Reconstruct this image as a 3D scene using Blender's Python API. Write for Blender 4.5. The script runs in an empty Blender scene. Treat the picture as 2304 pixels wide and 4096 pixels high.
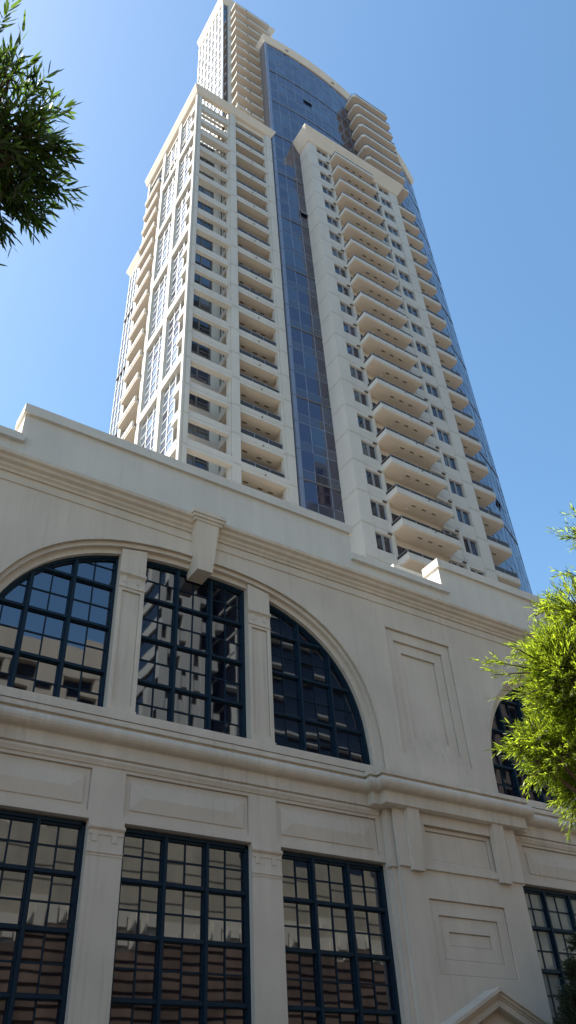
import bpy, math, random
import numpy as np
from mathutils import Vector, Matrix
random.seed(7); rng = np.random.default_rng(7)
S = bpy.context.scene
COL = S.collection
R = math.radians
GZ = -1.6                                   # street level; the camera is the origin
def K(k): return 38.97 + 3.1 * k            # storey number of the tower -> height

# ------------------------------------------------------------------ materials
def nt(name):
    m = bpy.data.materials.new(name); m.use_nodes = True
    return m, m.node_tree, m.node_tree.nodes['Principled BSDF']
def wall_mat(name, col, rough=.85, var=.10, streak=.10, bump=.25, scale=1.0, stain=0):
    m, t, b = nt(name); N = t.nodes; L = t.links
    tc = N.new('ShaderNodeTexCoord')
    mp = N.new('ShaderNodeMapping'); mp.inputs['Scale'].default_value = (.55*scale, .55*scale, .55*scale); L.new(tc.outputs['Object'], mp.inputs[0])
    n1 = N.new('ShaderNodeTexNoise'); n1.inputs['Scale'].default_value = 1; n1.inputs['Detail'].default_value = 6; L.new(mp.outputs[0], n1.inputs[0])
    mp2 = N.new('ShaderNodeMapping'); mp2.inputs['Scale'].default_value = (3.2*scale, 3.2*scale, .22*scale); L.new(tc.outputs['Object'], mp2.inputs[0])
    n2 = N.new('ShaderNodeTexNoise'); n2.inputs['Scale'].default_value = 1; n2.inputs['Detail'].default_value = 4; L.new(mp2.outputs[0], n2.inputs[0])
    n3 = N.new('ShaderNodeTexNoise'); n3.inputs['Scale'].default_value = 60*scale; n3.inputs['Detail'].default_value = 3; L.new(tc.outputs['Object'], n3.inputs[0])
    def ramp(src, lo, hi):
        r = N.new('ShaderNodeMapRange'); r.inputs[1].default_value = .3; r.inputs[2].default_value = .7
        r.inputs[3].default_value = lo; r.inputs[4].default_value = hi; L.new(src, r.inputs[0]); return r.outputs[0]
    a = ramp(n1.outputs[0], 1-var, 1+var*.6); c = ramp(n2.outputs[0], 1-streak, 1+streak*.5); d = ramp(n3.outputs[0], .96, 1.04)
    mu = N.new('ShaderNodeMath'); mu.operation = 'MULTIPLY'; L.new(a, mu.inputs[0]); L.new(c, mu.inputs[1])
    mu2 = N.new('ShaderNodeMath'); mu2.operation = 'MULTIPLY'; L.new(mu.outputs[0], mu2.inputs[0]); L.new(d, mu2.inputs[1])
    if stain:                                  # thin run-off streaks and blotches of grime
        mp4 = N.new('ShaderNodeMapping'); mp4.inputs['Scale'].default_value = (9, 9, .45); L.new(tc.outputs['Object'], mp4.inputs[0])
        n4 = N.new('ShaderNodeTexNoise'); n4.inputs['Scale'].default_value = 1; n4.inputs['Detail'].default_value = 5; L.new(mp4.outputs[0], n4.inputs[0])
        n5 = N.new('ShaderNodeTexNoise'); n5.inputs['Scale'].default_value = .35; n5.inputs['Detail'].default_value = 3; L.new(tc.outputs['Object'], n5.inputs[0])
        r4 = N.new('ShaderNodeMapRange'); r4.inputs[1].default_value = .52; r4.inputs[2].default_value = .72; L.new(n4.outputs[0], r4.inputs[0])
        r5 = N.new('ShaderNodeMapRange'); r5.inputs[1].default_value = .42; r5.inputs[2].default_value = .62; r5.inputs[4].default_value = stain; L.new(n5.outputs[0], r5.inputs[0])
        m4 = N.new('ShaderNodeMath'); m4.operation = 'MULTIPLY'; L.new(r4.outputs[0], m4.inputs[0]); L.new(r5.outputs[0], m4.inputs[1])
        s4 = N.new('ShaderNodeMath'); s4.operation = 'SUBTRACT'; s4.inputs[0].default_value = 1; L.new(m4.outputs[0], s4.inputs[1])
        m5 = N.new('ShaderNodeMath'); m5.operation = 'MULTIPLY'; L.new(mu2.outputs[0], m5.inputs[0]); L.new(s4.outputs[0], m5.inputs[1]); mu2 = m5
    vm = N.new('ShaderNodeVectorMath'); vm.operation = 'SCALE'; vm.inputs[0].default_value = col; L.new(mu2.outputs[0], vm.inputs['Scale'])
    L.new(vm.outputs[0], b.inputs['Base Color']); b.inputs['Roughness'].default_value = rough
    b.inputs['Specular IOR Level'].default_value = .25
    bp = N.new('ShaderNodeBump'); bp.inputs['Strength'].default_value = bump; bp.inputs['Distance'].default_value = .01
    L.new(n3.outputs[0], bp.inputs['Height']); L.new(bp.outputs[0], b.inputs['Normal'])
    return m
def glass_mat(name, col, ior=2.0, wave=.3, wscale=1.2, dist=.02, rough=.02, tint=None, metal=0.0, stripes=0):
    m, t, b = nt(name); N = t.nodes; L = t.links
    b.inputs['Base Color'].default_value = (*col, 1); b.inputs['Roughness'].default_value = rough
    b.inputs['IOR'].default_value = ior; b.inputs['Metallic'].default_value = metal
    if tint: b.inputs['Specular Tint'].default_value = (*tint, 1)
    tc = N.new('ShaderNodeTexCoord')
    n = N.new('ShaderNodeTexNoise'); n.inputs['Scale'].default_value = wscale; n.inputs['Detail'].default_value = 1; L.new(tc.outputs['Object'], n.inputs[0])
    bp = N.new('ShaderNodeBump'); bp.inputs['Strength'].default_value = wave; bp.inputs['Distance'].default_value = dist
    L.new(n.outputs[0], bp.inputs['Height']); L.new(bp.outputs[0], b.inputs['Normal'])
    if stripes:
        mp = N.new('ShaderNodeMapping'); mp.inputs['Scale'].default_value = (.5, .5, .35); L.new(tc.outputs['Object'], mp.inputs[0])
        v = N.new('ShaderNodeTexVoronoi'); v.inputs['Scale'].default_value = stripes; L.new(mp.outputs[0], v.inputs[0])
        r = N.new('ShaderNodeMapRange'); r.inputs[3].default_value = .7; r.inputs[4].default_value = 1.35; L.new(v.outputs['Color'], r.inputs[0])
        vm = N.new('ShaderNodeVectorMath'); vm.operation = 'SCALE'; vm.inputs[0].default_value = col; L.new(r.outputs[0], vm.inputs['Scale']); L.new(vm.outputs[0], b.inputs['Base Color'])
    return m
def plain(name, col, rough=.6, spec=.5, metal=0):
    m, t, b = nt(name); b.inputs['Base Color'].default_value = (*col, 1); b.inputs['Roughness'].default_value = rough
    b.inputs['Specular IOR Level'].default_value = spec; b.inputs['Metallic'].default_value = metal
    return m
def leaf_mat(name, col, trans, mix=.5):
    m, t, b = nt(name); N = t.nodes; L = t.links
    g = N.new('ShaderNodeNewGeometry')
    vc = N.new('ShaderNodeMapRange'); vc.inputs[3].default_value = .4; vc.inputs[4].default_value = 1.6; L.new(g.outputs['Random Per Island'], vc.inputs[0])
    s1 = N.new('ShaderNodeVectorMath'); s1.operation = 'SCALE'; s1.inputs[0].default_value = col; L.new(vc.outputs[0], s1.inputs['Scale'])
    s2 = N.new('ShaderNodeVectorMath'); s2.operation = 'SCALE'; s2.inputs[0].default_value = trans; L.new(vc.outputs[0], s2.inputs['Scale'])
    L.new(s1.outputs[0], b.inputs['Base Color']); b.inputs['Roughness'].default_value = .38; b.inputs['Specular IOR Level'].default_value = .5
    tr = N.new('ShaderNodeBsdfTranslucent'); L.new(s2.outputs[0], tr.inputs[0])
    mx = N.new('ShaderNodeMixShader'); mx.inputs[0].default_value = mix
    L.new(b.outputs[0], mx.inputs[1]); L.new(tr.outputs[0], mx.inputs[2]); L.new(mx.outputs[0], N['Material Output'].inputs[0])
    return m
M = dict(
    stucco=wall_mat('stucco', (.64, .555, .445), var=.09, streak=.05, stain=.14),
    edgestrip=wall_mat('edge_strip', (.36, .305, .245), var=.25, streak=.1),  # darker stucco tone for the thin strips round sunk panels
    trim=wall_mat('stucco_trim', (.64, .555, .44), var=.10, streak=.08, stain=.18),
    parapet=wall_mat('parapet_stucco', (.64, .60, .52), var=.06, streak=.04, stain=.10),
    conc=wall_mat('tower_concrete', (.55, .525, .465), var=.05, streak=.04, bump=.05, scale=.5),
    soff=wall_mat('tower_soffit', (.63, .55, .45), var=.05, streak=.03, bump=.05, scale=.5),
    frame=plain('window_paint', (.005, .021, .038), .5, .22),
    wglass=glass_mat('street_glass', (.005, .006, .012), 2.45, .14, 1.3, .006, tint=(.84,.9,1)),
    blind=glass_mat('blind_glass', (.20, .235, .225), 1.6, .2, 1.3, .02, .05),
    tglass2=glass_mat('tower_glass_blind', (.10, .098, .09), 1.7, .1, .6, .02, .05),
    tglass3=glass_mat('tower_glass_blue', (.03, .045, .085), 2.0, .1, .6, .02, .03),
    tglass=glass_mat('tower_glass', (.020, .026, .042), 1.7, .1, .6, .02, .03),
    curt=glass_mat('curtain_glass', (.022, .020, .032), 2.1, .06, .5, .012, .03, tint=(.80,.80,1)),
    spand=glass_mat('spandrel_glass', (.045, .045, .06), 2.0, .06, .5, .012, .06, tint=(.82,.88,1)),
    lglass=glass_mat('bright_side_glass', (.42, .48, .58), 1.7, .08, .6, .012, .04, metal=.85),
    mull=plain('mullion_metal', (.19, .23, .31), .45, .5, .2),
    bronze=wall_mat('bronze_panel', (.11, .09, .075), var=.1, streak=.1),
    post=plain('bronze_post', (.13, .125, .125), .5, .4),
    sash=plain('pale_sash', (.34, .355, .38), .5),
    lightmull=plain('white_mullion', (.75, .75, .73), .5),
    dark=plain('dark_recess', (.035, .032, .03), .8, .2),
    vent=plain('vent_metal', (.10, .085, .065), .7, .3),
    rail=plain('rail_metal', (.30, .30, .30), .4, .5, .4),
    railglass=glass_mat('rail_glass', (.055, .048, .042), 1.32, .05, 1, .01, .03),
    lamp=plain('lamp_dome', (.6, .56, .5), .5),
    asphalt=wall_mat('asphalt', (.05, .05, .052), streak=0, bump=.4),
    pave=wall_mat('pavement', (.24, .22, .20), streak=0, bump=.2),
    roof=wall_mat('roof_membrane', (.62, .57, .49), streak=0, bump=.1),
    paint=plain('road_paint', (.75, .75, .72), .7),
    sand=wall_mat('sandstone', (.36, .31, .22), var=.2, streak=.08, bump=.1),
    frieze=wall_mat('frieze_stone', (.52, .47, .37), var=.12, streak=.05, bump=.1),
    brick=wall_mat('red_stone', (.15, .10, .068), var=.45, streak=.1, bump=.3),
    grid=wall_mat('grid_concrete', (.48, .41, .31), var=.06, streak=.06, bump=.1, scale=.4),
    grid2=wall_mat('pale_concrete', (.36, .35, .31), var=.06, streak=.06, bump=.1, scale=.4),
    black=glass_mat('black_glass', (.010, .012, .018), 1.6, .05, .4, .02, .04),
    bark=wall_mat('bark', (.11, .075, .05), var=.3, streak=.3, bump=1),
    leafR=leaf_mat('leaf_bright', (.12, .17, .020), (.46, .58, .035), .6),
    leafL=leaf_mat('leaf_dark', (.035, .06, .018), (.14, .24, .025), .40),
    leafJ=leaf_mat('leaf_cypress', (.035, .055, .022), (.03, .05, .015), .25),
)
# ------------------------------------------------------------------ mesh helpers
class MB:
    def __init__(s): s.v = []; s.f = []; s.m = []; s.slots = []
    def slot(s, m):
        if m not in s.slots: s.slots.append(m)
        return s.slots.index(m)
    def poly(s, pts, m):
        i = len(s.v); s.v += [tuple(p) for p in pts]; s.f.append(tuple(range(i, i+len(pts)))); s.m.append(s.slot(m))
    def box(s, x0, x1, y0, y1, z0, z1, m):
        i = len(s.v)
        s.v += [(x0,y0,z0),(x1,y0,z0),(x1,y1,z0),(x0,y1,z0),(x0,y0,z1),(x1,y0,z1),(x1,y1,z1),(x0,y1,z1)]
        for f in ((0,3,2,1),(4,5,6,7),(0,1,5,4),(1,2,6,5),(2,3,7,6),(3,0,4,7)):
            s.f.append(tuple(i+a for a in f)); s.m.append(s.slot(m))
    def prism(s, pts, z0, z1, m):            # plan polygon, counter-clockwise
        n = len(pts); i = len(s.v)
        s.v += [(p[0],p[1],z0) for p in pts] + [(p[0],p[1],z1) for p in pts]
        s.f.append(tuple(i+a for a in range(n-1,-1,-1))); s.m.append(s.slot(m))
        s.f.append(tuple(i+n+a for a in range(n))); s.m.append(s.slot(m))
        for a in range(n):
            b = (a+1) % n; s.f.append((i+a,i+b,i+n+b,i+n+a)); s.m.append(s.slot(m))
    def sweep(s, prof, path, m, closed_prof=True):   # prof (out, z); path in plan, the outside on the right hand
        P = [Vector((a,b)) for a,b in path]; n = len(P); off = []
        for k in range(n):
            ds = []
            if k > 0: ds.append((P[k]-P[k-1]).normalized())
            if k < n-1: ds.append((P[k+1]-P[k]).normalized())
            ns = [Vector((d.y,-d.x)) for d in ds]
            if len(ns) == 2:
                mm = (ns[0]+ns[1]).normalized(); mm = mm / max(.3, mm.dot(ns[0]))
            else: mm = ns[0]
            off.append(mm)
        i = len(s.v); q = len(prof)
        for k in range(n):
            for d, z in prof:
                p = P[k]+off[k]*d; s.v.append((p.x,p.y,z))
        for k in range(n-1):
            for a in range(q if closed_prof else q-1):
                b = (a+1) % q
                s.f.append((i+k*q+a, i+k*q+b, i+(k+1)*q+b, i+(k+1)*q+a)); s.m.append(s.slot(m))
        s.f.append(tuple(i+a for a in range(q-1,-1,-1))); s.m.append(s.slot(m))
        s.f.append(tuple(i+(n-1)*q+a for a in range(q))); s.m.append(s.slot(m))
    def merge(s, me, m):                      # add a bpy mesh
        i = len(s.v); s.v += [tuple(v.co) for v in me.vertices]
        for p in me.polygons: s.f.append(tuple(i+a for a in p.vertices)); s.m.append(s.slot(m))
    def build(s, name, parent=None, smooth=False, loc=None):
        me = bpy.data.meshes.new(name); me.from_pydata(s.v, [], s.f)
        for m in s.slots: me.materials.append(M[m])
        me.polygons.foreach_set('material_index', s.m)
        if smooth: me.polygons.foreach_set('use_smooth', [True]*len(me.polygons))
        me.update()
        return link(name, me, parent, loc)
def link(name, me, parent=None, loc=None):
    o = bpy.data.objects.new(name, me); COL.objects.link(o)
    if loc: o.location = loc
    if parent: attach(o, parent)
    return o
def wloc(o):
    v = Vector(o.location)
    while o.parent: o = o.parent; v = v + Vector(o.location) if False else v
    return v
ROOT = {}
def attach(o, parent):
    o.parent = parent
    base = ROOT.get(parent.name, Vector((0,0,0)))
    o.matrix_parent_inverse = Matrix.Translation(-base)
    ROOT[o.name] = base * 0 + Vector(o.location)
def root(name, loc, label, cat, group=None):
    o = bpy.data.objects.new(name, None); COL.objects.link(o); o.location = loc; o.empty_display_size = .2
    ROOT[o.name] = Vector(loc); tag(o, label, cat, group); return o
def tag(o, label, cat, group=None, kind=None):
    if label: o['label'] = label
    if cat: o['category'] = cat
    if group: o['group'] = group
    if kind: o['kind'] = kind
    return o
def dup(o, dx, dy, dz, parent):               # copy a part (and its sub-parts), shifted
    c = o.copy(); COL.objects.link(c)
    c.location = Vector(o.location) + Vector((dx,dy,dz)); c.parent = parent
    c.matrix_parent_inverse = o.matrix_parent_inverse.copy(); ROOT[c.name] = Vector(c.location)
    for ch in list(o.children):
        d = ch.copy(); COL.objects.link(d); d.parent = c; d.matrix_parent_inverse = ch.matrix_parent_inverse.copy(); ROOT[d.name] = Vector(d.location)
    return c
def plate(loops, y0, y1):
    """flat plate in the XZ plane with holes (first loop is the outline), from y0 to y1, as a mesh"""
    cu = bpy.data.curves.new('c', 'CURVE'); cu.dimensions = '2D'; cu.fill_mode = 'BOTH'; cu.extrude = (y1-y0)/2
    for lp in loops:
        sp = cu.splines.new('POLY'); sp.points.add(len(lp)-1)
        for i, (x, z) in enumerate(lp): sp.points[i].co = (x, z, 0, 1)
        sp.use_cyclic_u = True
    o = bpy.data.objects.new('c', cu); me = bpy.data.meshes.new_from_object(o)
    bpy.data.objects.remove(o); bpy.data.curves.remove(cu)
    me.transform(Matrix.Translation((0,(y0+y1)/2,0)) @ Matrix.Rotation(R(90), 4, 'X'))
    return me
def rect(x0, x1, z0, z1): return [(x0,z0),(x1,z0),(x1,z1),(x0,z1)]

# ------------------------------------------------------------------ camera, sky, sun
yaw, pitch, roll, f = R(35.019), R(39.699), R(-3.7033), 3183.17
F = Vector((math.sin(yaw)*math.cos(pitch), math.cos(yaw)*math.cos(pitch), math.sin(pitch)))
Rt = Vector((math.cos(yaw), -math.sin(yaw), 0)); U = Rt.cross(F)
R2 = Rt*math.cos(roll)+U*math.sin(roll); U2 = -Rt*math.sin(roll)+U*math.cos(roll)
cam = bpy.data.cameras.new('camera'); co = bpy.data.objects.new('camera', cam); COL.objects.link(co)
co.matrix_world = Matrix(((R2.x,U2.x,-F.x,0),(R2.y,U2.y,-F.y,0),(R2.z,U2.z,-F.z,0),(0,0,0,1)))
cam.sensor_fit = 'VERTICAL'; cam.sensor_height = 36; cam.lens = f/4096*36; cam.clip_end = 3000; cam.clip_start = .05
S.camera = co
def ray(x, y): return (F + R2*((x-1152)/f) - U2*((y-2048)/f))
AZ, EL = 32, 51
sd = Vector((-math.cos(R(AZ))*math.cos(R(EL)), math.sin(R(AZ))*math.cos(R(EL)), math.sin(R(EL))))
w = bpy.data.worlds.new('World'); S.world = w; w.use_nodes = True
sk = w.node_tree.nodes.new('ShaderNodeTexSky'); sk.sky_type = 'NISHITA'; sk.sun_disc = False
sk.sun_elevation = R(EL); sk.sun_rotation = R(AZ-90); sk.air_density = 1.0; sk.dust_density = 1.0; sk.ozone_density = 1.0; sk.altitude = 20
bg = w.node_tree.nodes['Background']; hs = w.node_tree.nodes.new('ShaderNodeHueSaturation'); hs.inputs['Hue'].default_value = .490; hs.inputs['Saturation'].default_value = 1.15
w.node_tree.links.new(sk.outputs[0], hs.inputs['Color']); w.node_tree.links.new(hs.outputs[0], bg.inputs[0]); bg.inputs[1].default_value = .15
sun = bpy.data.lights.new('sun', 'SUN'); sun.energy = 5.0; sun.angle = R(.5); sun.color = (1, .95, .87)
so = bpy.data.objects.new('sun', sun); COL.objects.link(so); so.rotation_euler = sd.to_track_quat('Z','Y').to_euler(); so.location = (-20,10,60)
S.cycles.caustics_reflective = False; S.cycles.caustics_refractive = False
S.view_settings.view_transform = 'Standard'; S.view_settings.look = 'None'; S.view_settings.exposure = .95; S.view_settings.gamma = 1

# ------------------------------------------------------------------ ground
b = MB(); b.poly([(-900,-900,GZ-.15),(900,-900,GZ-.15),(900,900,GZ-.15),(-900,900,GZ-.15)], 'pave'); tag(b.build('ground'), None, None, None, 'structure')
b = MB(); b.poly([(-300,1.6,GZ-.146),(300,1.6,GZ-.146),(300,12,GZ-.146),(-300,12,GZ-.146)], 'asphalt'); tag(b.build('road'), None, None, None, 'structure')
b = MB()
for i in range(-20, 30): b.poly([(i*8,6.75,GZ-.142),(i*8+3,6.75,GZ-.142),(i*8+3,6.9,GZ-.142),(i*8,6.9,GZ-.142)], 'paint')
tag(b.build('road_marking'), None, None, None, 'structure')
b = MB(); b.box(-300,300,12,17.1,GZ-.14,GZ,'pave'); tag(b.build('pavement'), None, None, None, 'structure')
b = MB(); b.box(-300,300,-5.9,1.6,GZ-.14,GZ,'pave'); tag(b.build('sidewalk'), None, None, None, 'structure')

# ================================================================== LOW STUCCO BUILDING
low = root('stucco_building', (17,20,GZ), 'beige stucco street building with tall arched windows and stepped parapet in front of the tower', 'building')
BC = [8.68-16.62, 8.68, 25.30]              # arch bays
PC = [0.37, 17.0, 33.6]                      # piers
XL, XR = -14.2, 33.0
def arch(cx, a, bb, z0=8.8, n=40, closed=True):
    pts = []
    for i in range(n+1):
        t = math.pi*(i/n); c, s_ = math.cos(t), math.sin(t)
        e = 2/2.5
        pts.append((cx + a*math.copysign(abs(c)**e, c), z0 + bb*abs(s_)**e))
    return pts
def az(cx, x, a, bb, z0=8.8):
    u = min(1, abs(x-cx)/a); return z0 + bb*(1-u**2.5)**(1/2.5)
# --- upper wall: layered plates
panU = [(15.53,18.34,9.40,13.78),(15.87,18.0,9.74,13.4),(16.2,17.66,10.09,13.03)]
def shift(p, dx): return [(q[0]+dx, q[1]+dx, q[2], q[3]) for q in p]
b = MB()
lo = [rect(XL,XR,8.5,15.3)] + [arch(c,6.14,5.33) for c in BC[1:]] + [arch(BC[0],6.14,5.33)] + [rect(*shift(panU,d)[0]) for d in (0,-16.63)]
b.merge(plate(lo,17.0,17.085),'stucco')
lo = [rect(XL,XR,8.5,15.3)] + [arch(c,6.0,5.16) for c in BC] + [rect(*shift(panU,d)[1]) for d in (0,-16.63)]
b.merge(plate(lo,17.083,17.16),'stucco')
lo = [rect(XL,XR,8.5,15.3)] + [arch(c,6.0,5.16) for c in BC] + [rect(*shift(panU,d)[2]) for d in (0,-16.63)]
b.merge(plate(lo,17.158,17.23),'stucco')
lo = [rect(XL,XR,8.5,15.3)] + [arch(c,5.83,5.0) for c in BC]
b.merge(plate(lo,17.228,17.6),'stucco')
def edging(b, q, y, w=.022):                 # darker strip all round, at the foot of a sunk edge
    x0,x1,z0,z1 = q; b.merge(plate([rect(x0+.001,x1-.001,z0+.001,z1-.001), rect(x0+w,x1-w,z0+w,z1-w)], y-.004, y+.004), 'edgestrip')
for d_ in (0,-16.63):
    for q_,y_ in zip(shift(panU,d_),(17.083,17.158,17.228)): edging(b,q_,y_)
# lower bay walls with windows and sunk panels
WIN = [(-5.83,-2.5),(-1.66,1.66),(2.5,5.83)]
PAN = [(-5.35,-2.55),(-1.72,1.6),(2.4,5.65)]
for c in BC:
    x0, x1 = c-6.2, c+6.2
    holes = [rect(c+a,c+d,GZ+1.2,6.25) for a,d in WIN]
    b.merge(plate([rect(x0,x1,GZ,7.62)]+holes+[rect(c+a,c+d,6.42,7.38) for a,d in PAN],17.2,17.26),'stucco')
    b.merge(plate([rect(x0,x1,GZ,7.62)]+holes,17.258,17.6),'stucco')
    for a, d in PAN:                          # hipped raised field
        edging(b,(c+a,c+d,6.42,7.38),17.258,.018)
        X0,X1,Z0,Z1 = c+a+.15,c+d-.15,6.57,7.2; zm=(Z0+Z1)/2; r=.34; yb,yt=17.235,17.19
        A,B_,C_,D_=(X0,yb,Z0),(X1,yb,Z0),(X1,yb,Z1),(X0,yb,Z1); E1,E2=(X0+r,yt,zm),(X1-r,yt,zm)
        for q in ((A,B_,E2,E1),(B_,C_,E2),(C_,D_,E1,E2),(D_,A,E1)): b.poly(q,'stucco')
        b.box(X0,X1,17.236,17.257,Z0,Z1,'stucco')
b.box(XL,XR,17.18,17.6,7.6,8.52,'stucco')
# body behind
b.box(XL,XR,17.9,34,GZ,15.6,'stucco'); b.box(XL,XR,17.58,17.92,15.2,15.62,'stucco')
b.box(XL,XR,17.58,17.95,6.3,8.78,'stucco'); b.box(XL,XR,17.58,17.95,GZ,GZ+1.3,'stucco')
b.build('wall', low)
b = MB(); b.box(XL,XR,17.5,34,15.622,15.7,'roof'); b.build('roof', low)
# --- pier fronts
panL = [(15.56,18.34,3.64,5.40),(15.86,18.0,3.99,5.03),(16.18,17.66,4.33,4.66)]
panC = [(15.72,18.35,6.30,7.32),(15.84,18.2,6.42,7.2)]
for P in PC[:2]:
    dx = P-17.0; b = MB()
    def sh(q): return rect(q[0]+dx,q[1]+dx,q[2],q[3])
    X0,X1 = 14.74+dx,19.26+dx
    b.box(X0-.16,X1+.16,17.06,17.3,GZ,7.6,'stucco')                     # outer step
    b.merge(plate([rect(X0,X1,GZ,7.6),sh(panL[0]),sh(panC[0])],16.9,16.955),'stucco')
    b.merge(plate([rect(X0+.001,X1-.001,GZ,7.6),sh(panL[1]),sh(panC[1])],16.953,17.0),'stucco')
    b.merge(plate([rect(X0+.002,X1-.002,GZ,7.6),sh(panL[2])],16.998,17.04),'stucco')
    b.box(X0+.003,X1-.003,17.038,17.3,GZ,7.6,'stucco')
    # frieze block above 6.1 stands a little proud
    b.merge(plate([rect(X0-.06,X1+.06,6.12,7.62),sh(panC[0])],16.84,16.905),'stucco')
    b.box(X0-.22,X0-.0,17.0,17.2,6.12,7.62,'stucco'); b.box(X1,X1+.22,17.0,17.2,6.12,7.62,'stucco')
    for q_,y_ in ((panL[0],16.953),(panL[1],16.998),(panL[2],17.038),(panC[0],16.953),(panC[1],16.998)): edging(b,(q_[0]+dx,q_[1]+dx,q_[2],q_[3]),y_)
    b.build('pier', low)
    for xa in (15.05, 18.3):                                               # hanging brackets
        q = MB(); xa += dx
        pr = [(16.88,6.03),(16.77,6.03),(16.77,6.2),(16.68,7.64),(16.88,7.64)]
        i = len(q.v); q.v += [(xa,y,z) for y,z in pr]+[(xa+.43,y,z) for y,z in pr]; n=5; q.slot('trim')
        q.f += [tuple(range(n)), tuple(range(2*n-1,n-1,-1))] + [(a,(a+1)%n+n*0,n+(a+1)%n,n+a)[::-1] for a in range(n)]; q.m += [0]*(n+2)
        q.build('bracket', low)
# --- sill moulding that steps out over the piers
def path_for(P): return [(P-2.86,17.2),(P-2.86,16.95),(P-2.62,16.95),(P-2.62,16.72),(P+2.62,16.72),(P+2.62,16.95),(P+2.86,16.95),(P+2.86,17.2)]
pth = [(XL,17.2)] + path_for(PC[0]) + path_for(PC[1]) + [(XR,17.2)]
tor = [(.13+.2*math.cos(t)*1.0+.0, 8.17+.185*math.sin(t)) for t in np.linspace(-math.pi/2, math.pi/2, 10)]
prof = [(0,7.62),(.10,7.66),(.10,7.965),(.13,7.985)] + tor[1:-1] + [(.13,8.355),(.16,8.36),(.16,8.40),(.24,8.405),(.24,8.52),(.2,8.54),(-.3,8.74),(-.9,8.76),(-.9,7.62)]
b = MB(); b.sweep(prof, pth, 'trim'); b.build('sill_moulding', low)
b = MB()
for c in BC: b.sweep([(0,7.46),(.03,7.46),(.045,7.5),(.075,7.56),(.075,7.617),(0,7.617)], [(c-5.75 if c>0 else XL,17.2),(min(c+5.75,XR),17.2)], 'trim')
b.build('string_course', low)
# --- arch surround ribs
b = MB()
for c in BC:
    b.merge(plate([arch(c,6.17,5.36)+[(c-6.17,8.56),(c+6.17,8.56)], arch(c,6.10,5.29)+[(c-6.10,8.56),(c+6.10,8.56)]],16.975,17.02),'trim')
b.build('archivolt', low)
# --- cornice, thin fillet, parapet
b = MB()
cp = [(0,14.93),(.05,14.93),(.07,15.0),(.13,15.05),(.14,15.12),(.24,15.17),(.27,15.25),(.36,15.3),(.38,15.4),(.30,15.44),(0,15.5)]
b.sweep(cp, [(XL,17.0),(XR,17.0)], 'trim')
b.sweep([(0,14.62),(.035,14.63),(.035,14.70),(0,14.71)], [(XL,17.0),(XR,17.0)], 'trim')
b.build('cornice', low)
SEG = [(XL,2.9,0),(2.9,14.5,1),(14.5,18.62,0),(18.62,XR,1)]
for x0,x1,hi in SEG:
    b = MB()
    if hi:
        b.box(x0,x1,17.0,17.7,15.3,17.25,'parapet'); b.box(x0-.07,x1+.07,16.9,17.78,17.248,17.6,'parapet')
    else:
        b.box(x0,x1,17.01,17.38,15.3,16.1,'parapet'); b.box(x0-.1,x1+.1 if x1<18 else x1+.22,16.87,17.45,16.1,16.36,'parapet')
    b.build('parapet', low)
b = MB(); b.box(18.9,25,19.6,19.9,15.7,18.95,'parapet'); b.box(18.84,25.05,19.57,19.96,18.95,19.15,'parapet'); b.build('roof_upstand', low)
# --- keystones
for c in BC:
    b = MB()
    b.box(c-.56,c+.56,16.48,17.02,15.38,15.52,'trim'); b.box(c-.52,c+.52,16.52,17.02,15.27,15.381,'trim'); b.box(c-.47,c+.47,16.57,17.02,15.17,15.271,'trim')
    t = [(c-.375,16.60),(c+.375,16.60),(c+.375,17.3),(c-.375,17.3)]; d = [(c-.245,16.74),(c+.245,16.74),(c+.245,17.42),(c-.245,17.42)]
    T_ = [(x,y,15.18) for x,y in t]; D_ = [(x,y,13.52) for x,y in d]
    for a in range(4): e=(a+1)%4; b.poly([D_[a],D_[e],T_[e],T_[a]],'trim')
    b.poly(D_[::-1],'trim'); b.poly(T_,'trim')
    b.build('keystone', low)
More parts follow.
